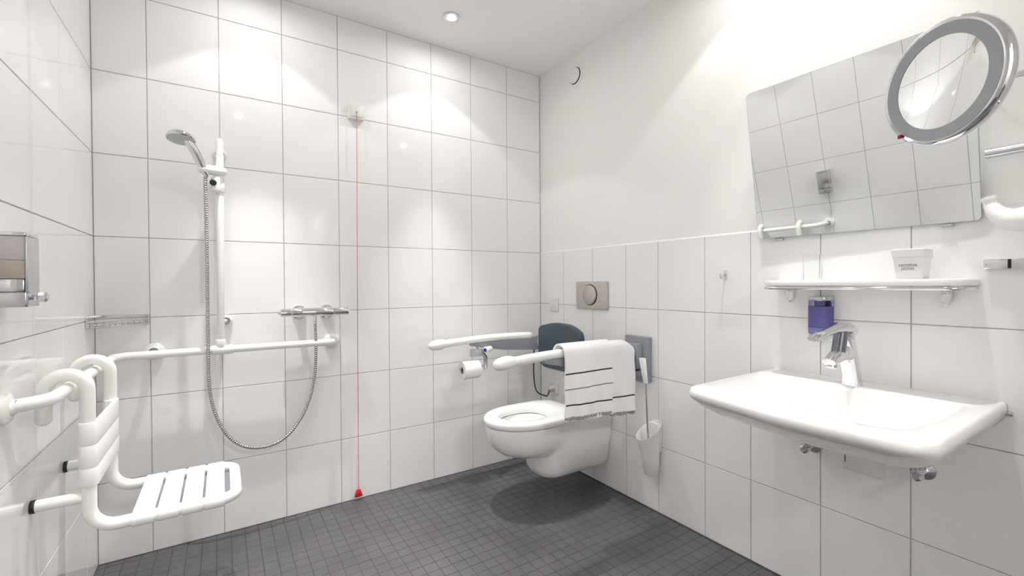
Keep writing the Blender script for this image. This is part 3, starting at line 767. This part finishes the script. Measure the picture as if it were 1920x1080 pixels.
MB().prism([(p.x, p.y) for p in inl], lambda a, b, d: Vector((2.0645 - (b - .787) * .29 + 1.4 * a * a * 10 - d, FY + a, b)), -.002, .0012).build('inlay', SATIN, t)

# angle valves and trap cover
for y, z, lab in ((-1.634, .533, 'small chrome angle valve under the left part of the washbasin'), (-1.934, .546, 'chrome angle valve with round rosette under the right part of the washbasin')):
    t = thing('angle_valve', lab, 'valve', (R, y, z), 'angle valves under the washbasin')
    MB().lathe([(.012, .012), (.016, .010), (.026, .006), (.027, 0)], (R, y, z), (-1, 0, 0), 28, (True, False)).build('rosette', CHROME, t)
    MB().cyl((R - .010, y, z), (R - .055, y, z), .0105, 18).build('body', CHROME, t)
    MB().cyl((R - .040, y, z), (R - .040, y, z + .040), .008, 14).build('outlet', CHROME, t)
    MB().tube([(R - .040, y, z + .035), (R - .05, y - .0, z + .075), (R - .08, y + (.02 if y > -1.79 else -.0), z + .088)], .005, 8).build('supply_hose', CHROME2, t)
    g = MB(); g.loft([[Vector((x, y + r * math.cos(2 * PI * k / 12) * (1 if k % 2 else .85), z + r * math.sin(2 * PI * k / 12) * (1 if k % 2 else .85))) for k in range(12)] for x, r in ((R - .055, .009), (R - .060, .016), (R - .080, .015), (R - .085, .009))]); g.build('knob', CHROME, t)
t = MB().prism(rrect(-1.838, .482, -1.722, .60, .003), fX, R - .0002, R - .006, .0015)
t = tag(t.build('trap_cover', IVORY), 'flat white cover plate of the concealed trap below the washbasin', 'cover plate')
MB().box((R - .0068, -1.7305, .505), (R - .0058, -1.728, .535)).build('finger_slot', DARK, t)

# blue soap dispenser
t = thing('soap_dispenser', 'small wall dispenser with blue liquid soap behind the tap lever', 'soap dispenser', (R, -1.664, .905))
y0, y1 = -1.697, -1.633
def dsec(m): return [(R - .064 + m, y0 + .018), (R - .058 + m * .8, y0 + .006 + m * .5), (R - .046, y0 + m), (R - .006, y0 + m), (R - .006, y1 - m), (R - .046, y1 - m), (R - .058 + m * .8, y1 - .006 - m * .5), (R - .064 + m, y1 - .018)]
MB().prism(dsec(-.0006), fZ, 1.048, 1.062, .002).build('lid', CHROME2, t)
MB().prism(dsec(0.0), fZ, .934, 1.0475, .001).build('container', BLUEP, t)
MB().prism(dsec(.0022), fZ, .9575, 1.028, .0008).build('soap', SOAPB, t)
MB().prism(dsec(.0022), fZ, .936, .9565, .0008).build('dosing_chamber', DOSE, t)
MB().box((R - .040, -1.672, 1.0285), (R - .018, -1.652, 1.046), .001).build('pump_stem', SOAPB, t)
MB().box((R - .0062, y0 + .004, .91), (R - .0004, y1 - .004, 1.06), .001).build('back_plate', CHROME2, t)
MB().prism(dsec(.001), fZ, .912, .9335, .008).build('push_lever', CHROME, t)

# glass shelf, tumbler and box
SZt = 1.1185
t = thing('shelf', 'white ceramic shelf with chrome front rail above the washbasin', 'shelf', (R, -1.78, 1.10))
sh = fillet([(R - .0004, -1.508, 0), (R - .095, -1.508, 0), (R - .132, -1.54, 0), (R - .135, -2.01, 0), (R - .095, -2.048, 0), (R - .0004, -2.048, 0)], [0, .03, .03, .03, .03, 0], 6)
sh = [(p.x, p.y) for p in sh]
MB().prism(sh, fZ, 1.0985, SZt, .006).build('shelf_board', CERAMIC, t)
p = fillet([(R - .004, -1.517, 1.0915), (R - .130, -1.517, 1.0915), (R - .130, -2.040, 1.0915), (R - .004, -2.040, 1.0915)], [0, .035, .035, 0], 8)
MB().tube(p, .0055, 10).build('front_rail', CHROME, t)
for y in (-1.560, -1.983):
    MB().prism([(-.012, 1.087), (.012, 1.087), (.012, 1.055), (.0, 1.038), (-.012, 1.055)], lambda a, b, d, y=y: Vector((R - d, y + a, b)), .0004, .020, .002).build('bracket', CHROME, t)
    MB().box((R - .12, y - .006, 1.087), (R - .0004, y + .006, 1.0983), .001).build('bracket_arm', CHROME, t)
t = MB().lathe([(.001, .0), (.026, .0), (.0268, .001), (.0292, .084), (.0292, .0855), (.0282, .0855), (.0278, .084), (.0252, .006), (.001, .005)], (R - .075, -1.660, SZt + .0003), (0, 0, 1), 36, (True, True))
tag(t.build('tumbler', CLEAR), 'clear drinking glass standing on the left end of the shelf', 'glass')
t = thing('toiletry_box', 'white tapered carton with printed lettering on the right end of the shelf', 'box', (R - .066, -1.92, SZt))
def bx(z, m): return [(R - .100 + m, -1.9555 + m * .6), (R - .100 + m, -1.8835 - m), (R - .028 - m, -1.8835 - m), (R - .028 - m, -1.9555 + m * .6)]
MB().loft([[Vector((x, y, SZt + .0004)) for x, y in bx(0, .008)], [Vector((x, y, SZt + .064)) for x, y in bx(0, .0012)]]).build('carton', BOXM, t)
MB().loft([[Vector((x, y, SZt + .0642)) for x, y in bx(0, -.0008)], [Vector((x, y, SZt + .0855)) for x, y in bx(0, -.002)], [Vector((x, y, SZt + .087)) for x, y in bx(0, .0)]]).build('lid', BOXM, t)
def text(body, size, loc, parent, m, name='lettering'):
    cu = bpy.data.curves.new(name, 'FONT'); cu.body = body; cu.size = size; cu.align_x = 'CENTER'; cu.align_y = 'CENTER'; cu.extrude = .0001
    tmp = bpy.data.objects.new(name, cu); COL.objects.link(tmp)
    me = bpy.data.meshes.new_from_object(tmp.evaluated_get(bpy.context.evaluated_depsgraph_get()))
    bpy.data.objects.remove(tmp)
    rm = Matrix(((0, 0, -1), (-1, 0, 0), (0, 1, 0))).to_4x4()      # reads from -x side
    me.transform(rm); me.materials.clear(); me.materials.append(m)
    o = bpy.data.objects.new(name, me); COL.objects.link(o); o.parent = parent; o.location = Vector(loc) - WL[parent.name]
    return o
text('NOVINA', .0108, (R - .0972, -1.9195, SZt + .0395), t, INK)
text('HOTEL', .0100, (R - .0962, -1.9195, SZt + .0295), t, INK)

# wall hook
t = thing('wall_hook', 'small chrome robe hook on the tiles left of the washbasin', 'hook', (R, -1.298, 1.13))
MB().box((R - .004, -1.306, 1.128), (R - .0003, -1.290, 1.164), .0015).build('plate', CHROME, t)
MB().tube(fillet([(R - .002, -1.298, 1.148), (R - .022, -1.298, 1.142), (R - .022, -1.298, 1.132), (R - .030, -1.298, 1.128), (R - .034, -1.298, 1.146)], .008), .0042, 10, round_end=True).build('hook_pin', CHROME, t)

# ---------------------------------------------------------------- tilted wall mirror
ti, ps = .16784, -.0204
nrm = Vector((-math.cos(ti) * math.cos(ps), math.sin(ps) * math.cos(ti), -math.sin(ti)))
eu = Vector((-math.sin(ps), -math.cos(ps), 0)).normalized(); eu = (eu - nrm * eu.dot(nrm)).normalized()
ev = nrm.cross(eu); ev = ev if ev.z > 0 else -ev
MO = Vector((R - .0221, -1.4475, 1.2785))
MW, MH = .606, .5415
fM = lambda a, b, d: MO + eu * a + ev * b + nrm * d
t = thing('wall_mirror', 'rectangular frameless mirror tilted forward on the right wall above the shelf', 'mirror', MO + eu * .3)
rr_ = rrect(0, 0, MW, MH, .012)
MB().prism(rr_, fM, -.005, -.0006, 0).build('mirror_glass', GLASSE, t)
MB().prism(rrect(.0012, .0012, MW - .0012, MH - .0012, .011), fM, -.0004, .0002, 0).build('mirror_face', MIRROR, t)
for a in (.07, MW - .07):
    MB().box((R - .012, (MO + eu * a).y - .014, 1.268), (R + .004, (MO + eu * a).y + .014, 1.276), .001).build('lower_clip', CHROME2, t)
    q = fM(a, MH * .82, -.0055)
    MB().cyl((R + .0045, q.y, q.z), q, .006, 10).build('tilt_stay', CHROME2, t)

# ---------------------------------------------------------------- cosmetic mirror on swivel arm
c = CAM + (Vector((1.53, -2.125, 1.473)) - CAM) * 1.05
n = Vector((-.885, .465, -.043)).normalized()
t = thing('cosmetic_mirror', 'round chrome magnifying mirror on a swivel arm in front of the wall mirror', 'mirror', c)
s_ = 1.05
MB().lathe([(.1055, .003), (.1095, .004), (.1135, .001), (.1150, -.004), (.1150, -.013), (.1125, -.017), (.050, -.023), (.001, -.024)], c, n, 64, (False, True)).build('housing', CHROME, t)
MB().lathe([(.0832, -.001), (.0838, .0030), (.1053, .0036), (.1060, .0025)], c, n, 64, (False, False)).build('light_ring', RINGG, t)
RC = .62
prof = [(r, -.004 + (r * r) / (2 * RC)) for r in (.001, .02, .04, .06, .075, .0835)]
MB().lathe(prof, c, n, 64, (True, False)).build('concave_mirror', MIRROR, t, sharp=180)
ex = n.cross(Vector((0, 0, 1))).normalized(); ey = ex.cross(n).normalized()
if ey.z < 0: ey = -ey
if ex.dot(rt) < 0: ex = -ex
dq = fw + rt * ((1689 - 960) / FPX) - up * ((262 - 540) / FPX)
sw = CAM + dq * ((c - CAM).dot(n) / dq.dot(n)); sw = c + (sw - c).normalized() * .1095 + n * .0045
MB().box((-.004, -.004, -.002), (.004, .004, .002), .001).build('tmp', REDD).name
o = bpy.data.objects['tmp']; WL.pop('tmp', None); o.name = 'rocker_switch'; o.data.name = 'rocker_switch'
o.parent = t; o.rotation_mode = 'QUATERNION'; o.rotation_quaternion = n.to_track_quat('Z', 'Y'); o.location = sw - WL[t.name]
for a in (1.0, 2.2, 4.0, 5.6):
    q = c + (ex * math.cos(a) + ey * math.sin(a)) * .1135 - n * .006
    MB().ell(q, .004, .004, .004, 10, 6).build('edge_clip', CHROME, t)
back = c - n * .031 - ey * .012
joint = Vector((2.10, -2.30, 1.63))
MB().cyl(c - n * .029, c - n * .052, .016, 18).build('swivel', CHROME, t)
MB().tube(fillet([c - n * .045, c - n * .06 - ey * .01, joint], .02), .0065, 12).build('swivel_arm', CHROME, t)
MB().cyl(joint - Vector((0, 0, .20)), joint + Vector((0, 0, .02)), .012, 16).build('post', CHROME, t)
MB().tube(fillet([(R - .030, -2.064, 1.4535), (R - .030, -2.30, 1.4565), (joint.x, joint.y, 1.4565)], .02), .0125, 16).build('wall_bar', CHROME2, t)
MB().cyl((R + .004, -2.29, 1.4565), (R - .03, -2.29, 1.4565), .02, 18).build('wall_mount', CHROME2, t)

# hair dryer and chrome holder at the right edge
t = thing('hair_dryer', 'white hair dryer hanging on the wall at the right edge of the photo', 'hair dryer', (R, -2.16, 1.20))
pa = spline([(R - .052, -2.0735, 1.330), (R - .052, -2.078, 1.312), (R - .053, -2.092, 1.287), (R - .055, -2.118, 1.270), (R - .056, -2.16, 1.268), (R - .056, -2.23, 1.27)], 6)
MB().tube(pa, lambda i: (.0135 if i < 5 else .0135 + .021 * min(1, (i - 5) / 18)), 18).build('barrel', NYLON2, t)
MB().cyl((R - .052, -2.0722, 1.334), (R - .052, -2.0745, 1.326), .0155, 18).build('nozzle_lip', NYLON2, t)
MB().tube(spline([(R - .056, -2.21, 1.25), (R - .06, -2.215, 1.19), (R - .065, -2.225, 1.11)], 6), .017, 16).build('handle', NYLON2, t)
MB().box((R - .03, -2.24, 1.235), (R - .0003, -2.19, 1.32), .006).build('wall_cradle', NYLON2, t)
t = thing('chrome_wall_bar', 'flat chrome wall bar at the right edge between shelf and hair dryer', 'wall bar', (R, -2.09, 1.157))
MB().box((R - .020, -2.1035, 1.144), (R - .0003, -2.058, 1.1705), .0015).build('bar_segment', CHROME, t)
MB().box((R - .017, -2.109, 1.145), (R - .0003, -2.104, 1.1695)).build('dark_joint', DARK, t)
MB().box((R - .020, -2.20, 1.144), (R - .0003, -2.1095, 1.1705), .0015).build('bar_segment', CHROME2, t)
